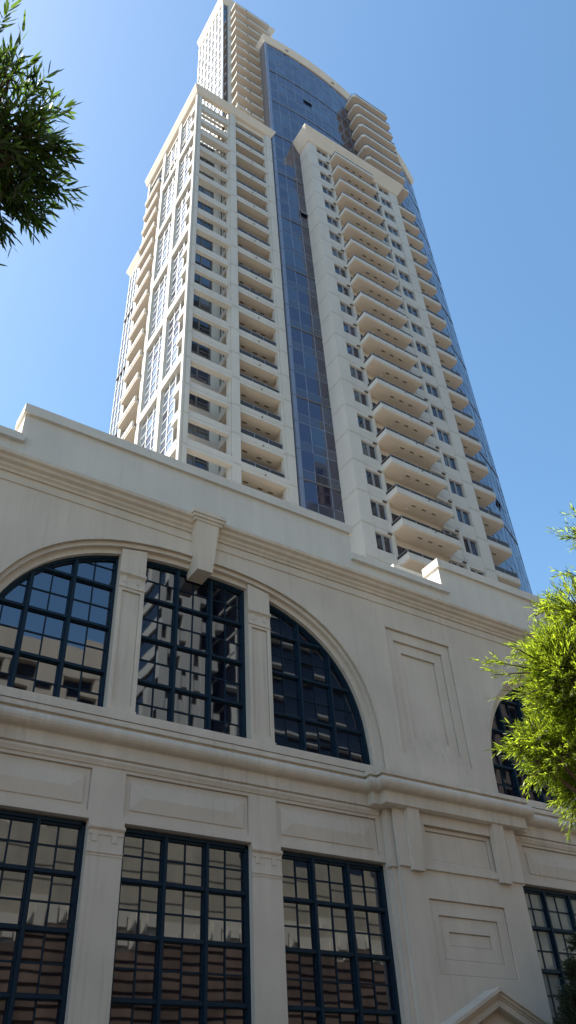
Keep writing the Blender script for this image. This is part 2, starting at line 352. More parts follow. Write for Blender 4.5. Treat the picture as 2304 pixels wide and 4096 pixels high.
# --- lunette columns and pilaster caps between the windows
def battlement(x0, x1, zt, zb, zl):
    w = x1-x0; k=[0,.12,.12,.27,.27,.66,.66,.81,.81,1.0]
    pts = [(x0,zt)]; lvl = [zl,zl,zb,zb,zl,zl,zb,zb,zl,zl]
    pts += [(x0+w*a, z) for a, z in zip(k, lvl)] + [(x1,zt)]
    return pts[::-1]
for c in BC:
    for s_ in (-1,1):
        xm = c+s_*2.03; b = MB(); h = .375
        X0,X1 = xm-h,xm+h; top = max(az(c,X0,5.9,5.07), az(c,X1,5.9,5.07))
        ztp = min(az(c,X0,5.97,5.1), az(c,X1,5.97,5.1))
        tp = [(X0,8.76),(X1,8.76),(X1,az(c,X1,5.97,5.12)),(X0,az(c,X0,5.97,5.12))]
        b.merge(plate([tp, rect(X0+.11,X1-.11,9.05,12.36)],17.13,17.18),'trim')
        b.merge(plate([[(X0+.001,8.76),(X1-.001,8.76),(X1-.001,az(c,X1,5.97,5.12)),(X0+.001,az(c,X0,5.97,5.12))]],17.178,17.5),'trim')
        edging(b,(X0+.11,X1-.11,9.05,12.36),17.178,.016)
        b.merge(plate([battlement(X0,X1,12.86,12.62,12.80)],17.115,17.133),'trim')
        for k_ in range(6):
            zz = 12.84+k_*.022; dd = .02+.05*math.sin(math.pi*(k_+.5)/6); b.box(X0-.012,X1+.012,17.13-dd,17.135,zz,zz+.0215,'trim')
        b.box(X0-.01,X1+.01,17.10,17.135,12.45,12.475,'trim'); b.box(X0-.01,X1+.01,17.085,17.132,8.74,8.9,'trim')
        b.build('column', low)
        b = MB(); xm = c+s_*2.08; X0,X1 = xm-.42,xm+.42
        for k_ in range(6):
            zz = 6.03+k_*.02; dd = .02+.05*math.sin(math.pi*(k_+.5)/6); b.box(X0-.012,X1+.012,17.2-dd,17.205,zz,zz+.0195,'trim')
        b.merge(plate([battlement(X0,X1,6.03,5.78,5.93)],17.182,17.2),'trim')
        b.box(X0-.01,X1+.01,17.18,17.205,5.55,5.575,'trim'); b.box(X0-.01,X1+.01,17.188,17.206,5.49,5.51,'trim')
        b.build('pilaster_cap', low)
# --- windows
def pane(b, x0, x1, z0, z1, y, m, tilt=.0016):
    if x1-x0 < .02 or z1-z0 < .02: return
    t1, t2 = rng.normal(0,tilt,2)
    b.poly([(x0,y-t1-t2,z0),(x1,y+t1-t2,z0),(x1,y+t1+t2,z1),(x0,y-t1+t2,z1)], m)
def street_window(c, x0, x1, mull, z0, ztop, heavy, thin, curve, glassm):
    """ztop(x) is the head of the opening; curve True for arched heads"""
    y = 17.42; fr = MB(); gl = MB()
    edges = [x0+.075] + mull + [x1-.075]
    vs = []                                   # vertical members (x, half-width)
    for m_ in mull: vs.append((m_,.075))
    cols = []
    for a, e in zip(edges[:-1], edges[1:]): cols.append((a+e)/2)
    def ht(x): return ztop(max(x0+.001,min(x1-.001,x)))
    def vbar(x, h, yf, yb):
        za, zb = ht(x-h), ht(x+h)
        if min(za,zb)-z0 < .05: return
        fr.merge(plate([[(x-h,z0),(x+h,z0),(x+h,zb-.01),(x-h,za-.01)]], yf, yb),'frame')
    for m_ in mull:
        vbar(m_,.066,y-.02,y+.10); vbar(m_,.038,y-.07,y+.0)
    if curve is None or curve != 'L': vbar(x0+.045,.045,y-.06,y+.1)
    if curve is None or curve != 'R': vbar(x1-.045,.045,y-.06,y+.1)
    for cc in cols: vbar(cc,.0165,y+.03,y+.08)
    def span(z):                              # x range where the opening is at least z high
        xs = np.linspace(x0+.01,x1-.01,240); ok = [x for x in xs if ht(x) > z+.02]
        return (min(ok),max(ok)) if ok else None
    for z, h, yf, yb in [(z_,.036,y-.045,y+.1) for z_ in heavy]+[(z_+.0,.058,y+.0,y+.099) for z_ in heavy]+[(z_,.018,y+.032,y+.079) for z_ in thin]:
        sp = span(z+h)
        if sp: fr.box(sp[0],sp[1],yf,yb,z-h,z+h,'frame')
    fr.box(x0,x1,y-.04,y+.1,z0-.02,z0+.06,'frame')
    # head (follows the curve)
    xs = np.linspace(x0,x1,30 if curve is not None else 2)
    top = [(x,ht(x)) for x in xs]
    if curve is not None:
        nrm=[]
        for i,(x,z) in enumerate(top):
            a_=top[max(0,i-1)]; e_=top[min(len(top)-1,i+1)]; d=Vector((e_[0]-a_[0],e_[1]-a_[1])).normalized(); nrm.append(Vector((d.y,-d.x)))
        for wd,yf,yb in ((.085,y-.06,y+.1),(.13,y-.01,y+.098)):
            inn=[(top[i][0]+nrm[i].x*wd, max(z0,top[i][1]+nrm[i].y*wd)) for i in range(len(top))]
            fr.merge(plate([top+inn[::-1]],yf,yb),'frame')
    else:
        zt = ht(x0); fr.box(x0,x1,y-.06,y+.1,zt-.07,zt+.01,'frame'); fr.box(x0,x1,y-.01,y+.101,zt-.12,zt-.06,'frame')
    # panes
    vx = sorted([x0]+mull+cols+[x1]); hz = sorted([z0]+[z_ for z_ in heavy+thin if z_>z0]+[20])
    for a,e in zip(vx[:-1],vx[1:]):
        for za,zb in zip(hz[:-1],hz[1:]):
            t = max(ht(a),ht(e)); zb2 = min(zb,t-.0)
            if curve is not None: zb2 = min(zb, max(ht(a),ht(e),ht((a+e)/2)))
            pane(gl,a,e,za,zb2,y+.055+.0,glassm)
    g = gl.build('window', low); fr.build('frame', g)
HV, TH = [9.95,11.24,12.51], [9.35,10.6,11.86,13.13]
HL, TL = [5.12,4.02,2.85,1.7,.6], [5.65,4.54,3.43,2.27,1.15]
for bi, c in enumerate(BC):
    gm = 'blind' if bi == 2 else 'wglass'
    zt = lambda x, c=c: az(c, x, 5.83, 5.0)
    street_window(c, c-5.83, c-2.38, [c-4.66,c-3.56], 8.76, zt, HV, TH, 'L', 'wglass')
    street_window(c, c-1.66, c+1.66, [c-.54,c+.54], 8.76, zt, HV, TH, 'M', gm)
    street_window(c, c+2.38, c+5.83, [c+3.56,c+4.66], 8.76, zt, HV, TH, 'R', gm)
    for (a,d),mu in zip(WIN,([-4.66,-3.56],[-.54,.54],[3.56,4.66])):
        street_window(c, c+a, c+d, [c+q for q in mu], GZ+1.2, lambda x: 6.2, HL, TL, None, gm)
# --- pediment over the street door
b = MB()
def gable(half, apex, base, x=17.0): return [(x-half,base),(x+half,base),(x,apex)]
sl = .46
def chev(z1, z2, half):                     # band between two gables
    a = z1; return [(17-half,a-sl*half),(17,a),(17+half,a-sl*half),(17+half,z2-sl*half),(17,z2),(17-half,z2-sl*half)]
for z1,z2,y0,half in ((3.34,3.25,16.36,2.9),(3.252,3.17,16.42,2.84),(3.172,3.12,16.47,2.8),(3.122,2.94,16.50,2.7)):
    b.merge(plate([chev(z1,z2,half)],y0,16.92),'trim')
b.merge(plate([[(14.6,1.2),(19.4,1.2),(19.4,1.85),(17,2.96),(14.6,1.85)]],16.74,16.92),'trim')
b.build('pediment', low)
cu = bpy.data.curves.new('t','FONT'); cu.body = '1611'; cu.size = .62; cu.extrude = .02; cu.align_x='CENTER'
o = bpy.data.objects.new('t',cu); me = bpy.data.meshes.new_from_object(o); bpy.data.objects.remove(o)
me.transform(Matrix.Translation((17.0,16.73,2.22)) @ Matrix.Rotation(R(90),4,'X')); me.materials.clear(); me.materials.append(M['trim']); link('house_number', me, low)

# ================================================================== TOWER
tw = root('apartment_tower', (30,45,GZ), 'tall pale concrete apartment tower with stacked balconies and curved blue glass wall', 'building')
KB, KT = -4, 18                              # modelled floors of the front blocks
def soffit_slots(b, pts, z):
    for x,y in pts:
        b.box(x-.2,x+.2,y-.06,y+.06,z-.012,z+.01,'vent')
def tg():
    u = random.random(); return 'tglass2' if u < .10 else ('tglass3' if u < .3 else 'tglass')
def pilaster(name, x0, x1, y0, y1, k0, k1, cut=None):
    b = MB(); b.box(x0+.04,x1-.04,y0+.04,y1,K(k0)-.5,K(k1),'conc')
    for k in range(k0, math.ceil(k1)+1):
        z0, z1 = K(k)+.10, min(K(k+1)-.06, K(k1))
        if z1 > z0: b.box(x0,x1,y0,y1-.01,z0,z1,'conc')
        if K(k)+.06 < K(k1): b.box(x0,x1,y0,y1-.01,K(k)-.02,K(k)+.06,'conc')
    return b.build(name, tw)
# ---- left block
pilaster('pilaster', 16.56, 16.92, 35.72, 36.12, KB, 17.9)
pilaster('pilaster', 16.30, 16.44, 35.74, 36.13, KB, 17.9)
b = MB(); b.box(16.42,16.58,35.80,36.1,K(KB),K(17.9),'conc'); b.build('corner_joint', tw)
pilaster('pilaster', 20.52, 21.23, 35.72, 36.3, KB, 17.9)
pilaster('pilaster', 20.33, 20.50, 35.84, 36.3, KB, 17.9)
pilaster('pilaster', 25.32, 26.05, 35.72, 36.3, KB, 17.9)
pilaster('pilaster', 25.09, 25.30, 35.84, 36.3, KB, 17.9)
# bay 1 beams
for k in range(KB, 18):
    b = MB(); big = k % 3 == 0
    y0 = 35.69 if big else 35.86
    x1 = 20.56 if big else 20.36
    b.box(16.93,x1,y0,36.2,K(k)-.34,K(k)-.03,'conc'); b.box(16.93,x1,y0,36.19,K(k)+.0,K(k)+.58,'conc'); b.box(16.93,x1-.01,y0+.03,36.18,K(k)-.04,K(k)+.01,'conc')
    b.build('beam', tw)
# wall behind bay 1 with dark windows and white panel
for k in range(KB, 16):
    b = MB()
    b.box(16.65,20.45,37.62,37.9,K(k)-.78,K(k)+.25,'conc'); b.box(19.62,20.45,37.63,37.9,K(k)+.25,K(k+1)-.78,'conc')
    b.box(17.02,19.6,37.57,37.66,K(k)+.2,K(k)+.26,'post')
    b.build('recess_wall', tw)
    g = MB(); g.box(16.65,18.45,37.72,37.8,K(k)+.24,K(k+1)-.77,tg()); g.box(18.452,19.62,37.722,37.8,K(k)+.24,K(k+1)-.77,tg()); w_ = g.build('window', tw)
    g = MB()
    for x,h in ((16.72,.05),(18.45,.06),(19.55,.08)): g.box(x-h,x+h,37.64,37.75,K(k)+.24,K(k+1)-.77,'post')
    g.box(18.6,19.5,37.65,37.74,K(k)+.85,K(k)+.93,'post'); g.build('frame', w_)
# side parapets from middle pilaster back to the wall, with the bay-2 balcony floors
for k in range(KB, 18):
    b = MB()
    z = K(k)
    b.box(20.45,25.3,35.95,38.4,z-.30,z-.02,'soff')                      # floor slab
    b.box(20.40,20.6,36.31,37.6,z-.32,z+.42,'conc')                        # side parapet
    yo = 35.73 if k % 3 == 0 else 35.86; xr = 25.42 if k%3==0 else 25.2
    b.box(21.24,xr,yo,36.02,z-.02,z+.45,'conc'); b.box(21.24,xr-.01,yo+.035,36.0,z-.34,z-.0,'conc')
    soffit_slots(b, [(22.2,36.8),(23.5,36.9),(24.4,36.9)], z-.31)
    b.box(23.2,23.26,yo-.14,yo+.02,z-.08,z-.03,'vent')
    if k < 6:
        for t in range(6):
            a = R(t*15); c0 = .13*math.cos(a); b.box(22.9-c0,22.9+c0,37.5-c0,37.5+c0,z-.31-.1*math.sin(a)-.02,z-.30,'lamp')
    o = b.build('balcony', tw)
    g = MB(); g.box(21.24,25.1,35.92,35.96,z+1.0,z+1.05,'rail')
    for x in (21.3,22.55,23.8,25.05): g.box(x-.02,x+.02,35.92,35.96,z+.45,z+1.0,'rail')
    g.box(21.24,25.1,35.935,35.945,z+.47,z+1.0,'railglass'); g.build('railing', o)
    g = MB(); g.box(20.7,25.6,38.38,38.46,z,K(k+1)-.3,'tglass')
    o = g.build('window', tw); g = MB()
    for x in (20.75,22.0,23.2,24.4,25.5): g.box(x-.05,x+.05,38.3,38.4,z,K(k+1)-.3,'post')
    g.build('frame', o)
b = MB(); b.box(25.3,25.95,36.28,38.5,K(KB),K(17.9),'soff'); b.box(20.45,26.0,35.98,39,K(17.62),K(17.9),'soff')
b.box(17.15,26,38.5,48.5,K(KB),K(16.0),'conc'); b.box(21.25,26,38.5,48.5,K(16.0),K(17.85),'conc'); b.box(20.46,21.2,36.3,37.6,K(KB)-.5,K(KB),'conc')
b.box(17.1,20.45,37.9,38.52,K(KB),K(15.98),'conc'); b.box(20.62,20.75,37.6,38.5,K(KB),K(16),'conc')
b.build('inner_wall', tw)
# top pergola slats over the corner terrace
b = MB()
for i in range(24): y = 36.3+i*.5; b.box(16.6,21.2,y,y+.2,K(17.62),K(17.72),'conc')
b.box(16.45,16.75,35.9,48.4,K(17.5),K(17.62),'conc'); b.box(20.95,21.2,36.3,48.4,K(17.5),K(17.62),'conc')
b.build('pergola', tw)
# left face
for y0,y1 in ((39.6,40.3),(43.7,44.4),(48.1,48.6)):
    b = MB(); b.box(16.34,17.0,y0+.03,y1-.03,K(KB),K(17.9),'conc')
    for k in range(KB,18):
        b.box(16.30,16.62,y0,y1,K(k)+.06,min(K(k+1)-.03,K(17.9)),'conc')
    b.build('pilaster', tw)
for k in range(KB,18):
    z = K(k)
    if k % 3 == 0:
        for y0,y1 in ((36.14,39.6),(40.3,43.7)):
            b = MB(); b.box(16.27,16.75,y0,y1,z-.34,z+.62,'conc'); b.build('beam', tw)
    else:
        b = MB(); b.box(16.32,16.72,36.14,37.3,z-.30,z+.55,'conc'); b.build('beam', tw)
# tall window walls of the left face (white grid over blue panes)
for (y0,y1) in ((37.45,39.6),(40.3,43.7)):
    for k0 in range(-6,18,3):
        g = MB(); ys = np.linspace(y0,y1,4 if y1-y0>3 else 3)
        kt = min(k0+3,17.7)
        zs = [K(k0)+.6]
        for k in range(k0,k0+3):
            for d_ in (.95,2.1,3.1): 
                if K(k)+d_ < K(kt)-.3: zs.append(K(k)+d_)
        zs.append(K(kt)-.3)
        for a,e in zip(ys[:-1],ys[1:]):
            for za,zb in zip(zs[:-1],zs[1:]):
                t1,t2 = rng.normal(0,.006,2); m_ = 'spand' if rng.random()<.15 else 'lglass'
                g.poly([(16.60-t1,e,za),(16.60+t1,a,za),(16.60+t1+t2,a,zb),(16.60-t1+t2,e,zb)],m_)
        o = g.build('window', tw); g = MB()
        for y in ys: g.box(16.54,16.63,y-.045,y+.045,K(k0)+.6,K(kt)-.3,'lightmull')
        for z in zs: g.box(16.55,16.62,y0,y1,z-.03,z+.03,'lightmull')
        g.build('frame', o)
b = MB(); b.box(16.66,17.2,37.66,43.8,K(KB),K(17.6),'conc'); b.build('inner_wall', tw)
# bay 3 balconies of the left face
for k in range(KB,17):
    z = K(k); b = MB()
    b.box(16.0,17.2,44.42,48.08,z-.28,z-.02,'soff'); b.box(15.95,16.12,44.42,48.05,z-.05,z+.5,'conc'); b.box(16.12,17.2,47.9,48.05,z-.03,z+.5,'conc')
    b.box(15.94,16.1,46.2,46.24,z-.06,z+.52,'vent')
    b.build('balcony', tw)
g = MB()
for k in range(KB,18):
    for y in (44.45,45.65,46.85):
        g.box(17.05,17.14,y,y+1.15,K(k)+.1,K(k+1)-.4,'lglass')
g.box(17.04,17.12,44.4,48.1,K(KB),K(KB)+.1,'conc'); g.build('window', tw)
# far corner glass of the left face
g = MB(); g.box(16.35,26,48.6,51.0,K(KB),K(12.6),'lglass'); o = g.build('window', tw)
g = MB()
for y in (48.7,49.4,50.2,51.0): g.box(16.28,16.36,y-.05,y+.05,K(KB),K(12.6),'lightmull')
for k in range(KB*2,26): g.box(16.29,16.355,48.65,51,K(k/2)-.03,K(k/2)+.03,'lightmull')
for k in (1,4,7,10): g.box(16.2,16.5,48.9,51.1,K(k)-.1,K(k)+.08,'post')
g.build('frame', o)
def cornice(name, prof, path):
    b = MB(); b.sweep(prof, path, 'soff'); return b.build(name, tw)
cornice('cornice', [(-.3,K(17.86)),(.02,K(17.88)),(.10,K(17.9)),(.42,K(18.17)),(.45,K(18.2)),(.45,K(18.27)),(.2,K(18.3)),(-.3,K(18.3))], [(16.3,48.9),(16.3,35.72),(26.05,35.72),(26.05,38.9)])
cornice('cornice', [(-.3,K(12.56)),(.02,K(12.6)),(.45,K(12.95)),(.45,K(13.04)),(-.3,K(13.08))], [(26,51.0),(16.35,51.0),(16.35,48.7)][::-1] if False else [(20,51.0),(16.35,51.0),(16.35,48.2)])
b = MB(); b.box(16.5,21.2,38.5,48.5,K(15.98),K(16.05),'roof'); b.box(17,28,48.5,51,K(12.7),K(12.75),'roof'); b.build('roof', tw)
# low parapet of the terrace
# ---- right block
RX0,RX1,RY = 29.9,43.3,33.6
def tpil(x0,x1,y0,y1,name='pilaster'):
    b = MB(); b.box(x0+.03,x1-.03,y0+.03,y1,K(KB)-.5,K(17.74),'conc')
    for k in range(KB,18):
        zt = min(K(k+1)-.06,K(17.74))
        b.box(x0,x1,y0,y1-.01,K(k)+.10,zt,'conc')
        b.box(x0,x1,y0,y1-.01,K(k)-.02,K(k)+.06,'conc')
    return b.build(name,tw)
tpil(29.9,31.08,33.6,35.9); tpil(32.70,33.0,33.6,34.0); tpil(40.02,40.36,33.6,34.0); tpil(42.07,43.3,33.6,36.5)
b = MB(); b.box(31.0,42.2,34.0,46,K(KB),K(17.8),'conc'); b.box(33.0,38.5,33.95,34.02,K(KB),K(17.75),'soff'); b.build('inner_wall', tw)
def win_pair(x0,x1,z0,z1,n=2):
    g = MB(); xm_=(x0+x1)/2; g.box(x0,xm_,33.86,33.99,z0,z1,tg()); g.box(xm_+.001,x1,33.861,33.99,z0,z1,tg()); o = g.build('window', tw)
    g = MB(); wd=(x1-x0)
    for x in [x0+.04,x1-.04]+([(x0+x1)/2-.04,(x0+x1)/2+.08] if n==2 else []): g.box(x-.025,x+.025,33.78,33.88,z0,z1,'sash')
    g.box(x0,x1,33.785,33.875,z0-.02,z0+.05,'sash'); g.box(x0,x1,33.785,33.875,z1-.06,z1,'sash'); g.build('frame', o)
for k in range(KB,18):
    z = K(k)
    for x0,x1 in ((31.08,32.70),(38.5,40.02),(40.36,42.07)):
        b = MB()
        b.box(x0-.02,x1+.02,33.66,34.0,z+.03,z+1.05,'conc'); b.box(x0-.02,x1+.02,33.66,34.0,z-.42,z-.01,'conc'); b.box(x0,x1,33.70,34.0,z-.02,z+.04,'conc'); b.build('spandrel', tw)
    for x in (32.35,39.7): b = MB(); b.box(x,x+.36,33.55,33.68,z-.30,z-.18,'vent'); b.build('vent', tw)
    if k < 18:
        zt = K(k+1)-.42 if k<17 else K(17.73)
        win_pair(31.14,32.64,z+1.05,zt); win_pair(40.40,42.0,z+1.05,zt); win_pair(38.55,39.96,z+1.05,zt)
        if k<17:
            g = MB(); g.box(33.1,38.4,33.90,33.955,z+.02,z+2.3,'tglass'); o = g.build('window',tw); g = MB()
            for x in (33.15,34.4,35.7,37.0,38.35): g.box(x-.04,x+.04,33.84,33.92,z,z+2.3,'sash')
            g.build('frame',o)
def rb_balcony():
    z = 0; b = MB()
    b.box(32.85,38.45,32.40,34.0,z-.14,z+.05,'soff')
    b.box(32.78,38.5,32.34,32.5,z-.06,z+.30,'conc'); b.box(32.78,38.5,32.37,32.49,z+.33,z+.52,'conc'); b.box(32.80,38.48,32.39,32.48,z+.29,z+.34,'conc')
    b.box(32.78,32.94,32.5,33.62,z-.06,z+.30,'conc'); b.box(32.80,32.93,32.49,33.61,z+.29,z+.52,'conc')
    b.box(38.34,38.5,32.5,33.62,z-.06,z+.30,'conc'); b.box(38.36,38.48,32.49,33.61,z+.29,z+.52,'conc')
    soffit_slots(b, [(34.9,33.0),(35.9,33.0),(36.9,33.0)], z-.14); b.box(35.9,35.96,32.22,32.36,z+.3,z+.36,'vent')
    for t in range(6):
        a = R(t*15); c0=.12*math.cos(a); b.box(34.6-c0,34.6+c0,33.5-c0,33.5+c0,z-.15-.1*math.sin(a)-.02,z-.14,'lamp')
    o = b.build('balcony', tw, loc=(0,0,K(KB)))
    g = MB(); g.box(32.80,38.48,32.40,32.45,z+.80,z+.84,'rail'); g.box(32.82,32.87,32.45,33.6,z+.80,z+.84,'rail'); g.box(38.42,38.46,32.45,33.6,z+.80,z+.84,'rail')
    for x in (32.84,34.2,35.6,37.0,38.44): g.box(x-.025,x+.025,32.40,32.45,z+.5,z+.80,'rail')
    g.box(32.86,38.42,32.42,32.43,z+.52,z+.8,'railglass'); g.box(32.84,32.85,32.45,33.6,z+.52,z+.8,'railglass')
    r_ = g.build('railing', None, loc=(0,0,K(KB)))
    r_.parent = o; r_.matrix_parent_inverse = Matrix.Translation((0,0,-K(KB))) ; 
    return o
o0 = rb_balcony()
for k in range(KB+1,18): dup(o0,0,0,3.1*(k-KB),tw)
cornice('cornice', [(-.3,K(17.70)),(.02,K(17.72)),(.12,K(17.74)),(.80,K(18.28)),(.86,K(18.33)),(.86,K(18.40)),(.5,K(18.44)),(-.3,K(18.44))], [(29.9,35.9),(29.9,33.6),(43.3,33.6),(43.3,36.6)])
b = MB(); b.box(29.8,43.4,33.5,36.5,K(18.36),K(18.42),'roof'); b.build('roof', tw)
# ---- right-hand balcony stack (beside and above the right block)
def side_balcony():
    z = 0; b = MB()
    pl = [(40.35,33.70),(46.05,33.70),(46.2,33.85),(46.2,36.9),(39.95,36.6),(39.95,34.0)]
    b.prism(pl, z-.16, z+.02, 'soff')
    b.sweep([(0,z-.1),(.05,z-.1),(.05,z+.42),(-.1,z+.42),(-.1,z-.1)], [(39.95,35.6),(39.95,34.0),(40.35,33.70),(46.05,33.70),(46.2,33.85),(46.2,36.9)], 'conc')
    soffit_slots(b, [(44.7,34.4),(41.5,34.4)], z-.16)
    o = b.build('balcony', tw, loc=(0,0,K(KB)))
    g = MB(); g.sweep([(-.05,z+.92),(0,z+.92),(0,z+.97),(-.05,z+.97)], [(39.95,35.6),(39.95,34.0),(40.35,33.70),(46.05,33.70),(46.2,33.85),(46.2,36.9)], 'rail')
    for x in (40.4,41.8,43.2,44.6,46.0): g.box(x-.025,x+.025,33.71,33.75,z+.42,z+.92,'rail')
    g.box(40.4,46.0,33.725,33.735,z+.44,z+.92,'railglass')
    r_ = g.build('railing', None, loc=(0,0,K(KB))); r_.parent = o; r_.matrix_parent_inverse = Matrix.Translation((0,0,-K(KB)))
    return o
o1 = side_balcony(); ks = list(range(KB+1,18))+list(range(19,27))
for k in ks: dup(o1,0,0,3.1*(k-KB)-.1,tw)
# ---- curved curtain wall
CX, CY, RR = 32.5, 92.35, 57.0
a0 = math.asin((26.3-CX)/RR); a1 = math.asin((57.9-CX)/RR)
n = 24
an = [a0+(a1-a0)*i/n for i in range(n+1)]
def ap(a, r=RR): return (CX+r*math.sin(a), CY-r*math.cos(a))
CT = 27.3
g = MB(); s2 = MB()
for i in range(n):
    for kk in range(KB, 28):
        for (z0,z1,m_) in ((K(kk+.33-1),K(kk+.33-1)+1.0,'spand'),(K(kk+.33-1)+1.0,K(kk+.33),'curt' if random.random()<.8 else 'tglass3')):
            z1 = min(z1,K(CT)+.1)
            if z0 >= K(CT): continue
            t1,t2 = rng.normal(0,.010,2); A = ap(an[i],RR+t1); B_ = ap(an[i+1],RR-t1); A2 = ap(an[i],RR+t1+t2); B2 = ap(an[i+1],RR-t1+t2)
            g.poly([(*A,z0),(*B_,z0),(*B2,z1),(*A2,z1)],m_)
g.build('glass_wall', tw)
for ai, kz in ((4,23.05),(12,20.05),(2,13.1),(20,10.3),(21,4.2)):
    A = ap(an[ai],RR+.02); B_ = ap(an[ai+1],RR+.02); A2 = ap(an[ai],RR+.22); B2 = ap(an[ai+1],RR+.22)
    q = MB(); q.poly([(*A2,K(kz)),(*B2,K(kz)),(*B_,K(kz)+.9),(*A,K(kz)+.9)],'post'); q.poly([(*A2,K(kz)-.03),(*A,K(kz)+.87),(*B_,K(kz)+.87),(*B2,K(kz)-.03)],'tglass')
    q.build('open_sash', tw)
g = MB()
for i,a in enumerate(an):
    p = ap(a,RR+.015); d = Vector((math.sin(a),-math.cos(a))); t = Vector((math.cos(a),math.sin(a)))
    q = Vector(p); c4 = [q-t*.035+d*.0,q+t*.035+d*.0,q+t*.035-d*.12,q-t*.035-d*.12]
    g.prism([(v.x,v.y) for v in c4][::1], K(KB), K(CT), 'mull')
g.build('mullion', tw)
g = MB(); pth = [ap(a,RR) for a in an]
for kk in range(KB, 28):
    z = K(kk+.33)
    if z < K(CT):
        h,dd = (.07,.05) if kk % 3 == 0 else (.03,.012)
        g.sweep([(-.1,z-h),(dd,z-h),(dd,z+h),(-.1,z+h)], pth, 'post' if kk%3==0 else 'mull')
    z -= 2.1
    if z < K(CT): g.sweep([(-.1,z-.025),(.012,z-.025),(.012,z+.025),(-.1,z+.025)], pth, 'mull')
g.build('transom', tw)
b = MB()
b.box(26.12,26.22,35.9,36.9,K(KB),K(CT),'post')
for kk in range(KB,28):
    z0,z1 = K(kk+.33)+.05,min(K(kk+1.33)-.05,K(CT))
    if z1>z0: b.box(26.2,26.56,35.62,35.95,z0,z1,'mull')
b.box(26.24,26.5,35.68,35.94,K(KB),K(CT),'post')
b.build('corner_post', tw)
b = MB(); inner = [ap(a,RR-.5) for a in an]
pl = [(26.5,46)]+[(26.6,37)]+inner[1:]+[(57,56),(30,60)]
pl = [(26.8,36.3)]+inner[1:-1]+[(57.0,42.2),(57.4,58),(30,60),(26.8,50)]
b.prism(pl, K(KB), K(CT)+1.2, 'conc'); b.build('inner_wall', tw)
g = MB(); g.box(57.45,57.9,41.3,56,K(KB),K(CT),'curt'); g.build('end_glass', tw)
CTp = [(26.2,38.0),(26.2,35.66)]+[ap(a,RR+.05) for a in an[1:-1]]+[ap(a1,RR+.05),(58.05,46)]
cornice('cornice', [(-.3,K(27.26)),(.02,K(27.3)),(.08,K(27.32)),(.42,K(27.66)),(.46,K(27.70)),(.46,K(27.78)),(.2,K(27.82)),(-.3,K(27.82))], CTp)
b = MB(); b.prism(pl, K(27.78), K(27.8), 'roof')
for i in (2,8,11,13,15,17,19):
    p = ap((an[i]+an[i+1])/2,RR+.25); b.box(p[0]-.22,p[0]+.22,p[1]-.09,p[1]+.07,K(27.44),K(27.50),'vent')
b.build('roof', tw)
# ---- upper slab behind the left block
SX0,SX1,SY,SYB,ST = 21.3,29.9,39.0,46.6,32.4
b = MB(); b.box(SX0+.2,SX1,SY+.25,SYB,K(14),K(ST),'conc'); b.box(22.2,26.6,38.6,39.2,K(14),K(ST),'conc'); b.build('inner_wall', tw)
g = MB(); ys = np.linspace(SY,SYB,8)
for a,e in zip(ys[:-1],ys[1:]):
    for kk in range(15,33):
        for z0,z1 in ((K(kk)-.5,K(kk)+.35),(K(kk)+.35,K(kk)+1.4),(K(kk)+1.4,K(kk)+2.6)):
            if z1 > K(ST)+.2: continue
            t1,t2 = rng.normal(0,.006,2)
            g.poly([(SX0-t1,e,z0),(SX0+t1,a,z0),(SX0+t1+t2,a,z1),(SX0-t1+t2,e,z1)],'conc' if z0<K(kk) else 'lglass')
o = g.build('glass_wall', tw); g = MB()
for y in ys: g.box(SX0-.14,SX0+.05,y-.07,y+.07,K(15),K(ST),'lightmull')
for kk in range(15,33):
    for d_ in (-.5,.35,1.4): 
        if K(kk)+d_ < K(ST): g.box(SX0-.07,SX0+.03,SY,SYB,K(kk)+d_-.04,K(kk)+d_+.04,'lightmull')
g.build('mullion', o)
b = MB(); b.box(21.36,22.0,SY+.02,SY+.3,K(15),K(ST),'tglass'); o = b.build('window', tw)
g = MB(); g.box(21.34,21.42,SY-.04,SY+.2,K(15),K(ST),'post'); g.box(21.96,22.05,SY-.05,SY+.2,K(15),K(ST),'post')
for k in range(15,33): g.box(21.42,21.96,SY-.02,SY+.1,K(k)-.25,K(k)+.1,'post')
g.build('frame', o)
b = MB(); b.box(22.05,22.5,38.75,39.2,K(15),K(ST),'conc'); b.box(26.6,28.9,38.4,39.2,K(27.5),K(ST),'conc'); b.build('wall', tw)
b = MB(); b.box(26.6,27.25,37.2,39.2,K(15),K(27.6),'conc'); b.box(26.35,26.62,37.35,39.2,K(15),K(27.6),'conc')
for k in range(15,28): b.box(26.58,27.27,37.17,37.3,K(k)+.12,min(K(k+1)-.03,K(27.6)),'conc')
b.build('pilaster', tw)
for k in range(16,32):
    z = K(k)-.0; b = MB(); xr = 26.45 if k < 28 else 28.3
    if k==28: z += .3
    if k>=29: z += .6
    if z > K(ST)-1: continue
    b.box(22.3,xr-.05,37.02,38.7,z-.1,z+.06,'soff')
    b.box(22.25,xr,36.96,37.12,z-.04,z+.28,'conc'); b.box(22.27,xr-.01,36.99,37.11,z+.27,z+.5,'conc'); b.box(22.25,22.4,37.12,38.6,z-.04,z+.5,'conc')
    if k>=28: b.box(xr-.15,xr-.002,37.12,38.5,z-.04,z+.5,'conc')
    b.box(24.2,24.26,36.86,36.98,z-.06,z+.35,'vent')
    o = b.build('balcony', tw)
    g = MB(); g.box(22.27,xr-.02,37.02,37.06,z+.95,z+1.0,'rail')
    for x in np.linspace(22.3,xr-.05,4): g.box(x-.02,x+.02,37.02,37.06,z+.5,z+.96,'rail')
    g.build('railing', o)
    g = MB(); g.box(22.6,26.3,38.5,38.58,z+.3,z+2.6,'tglass'); g.build('window', tw)
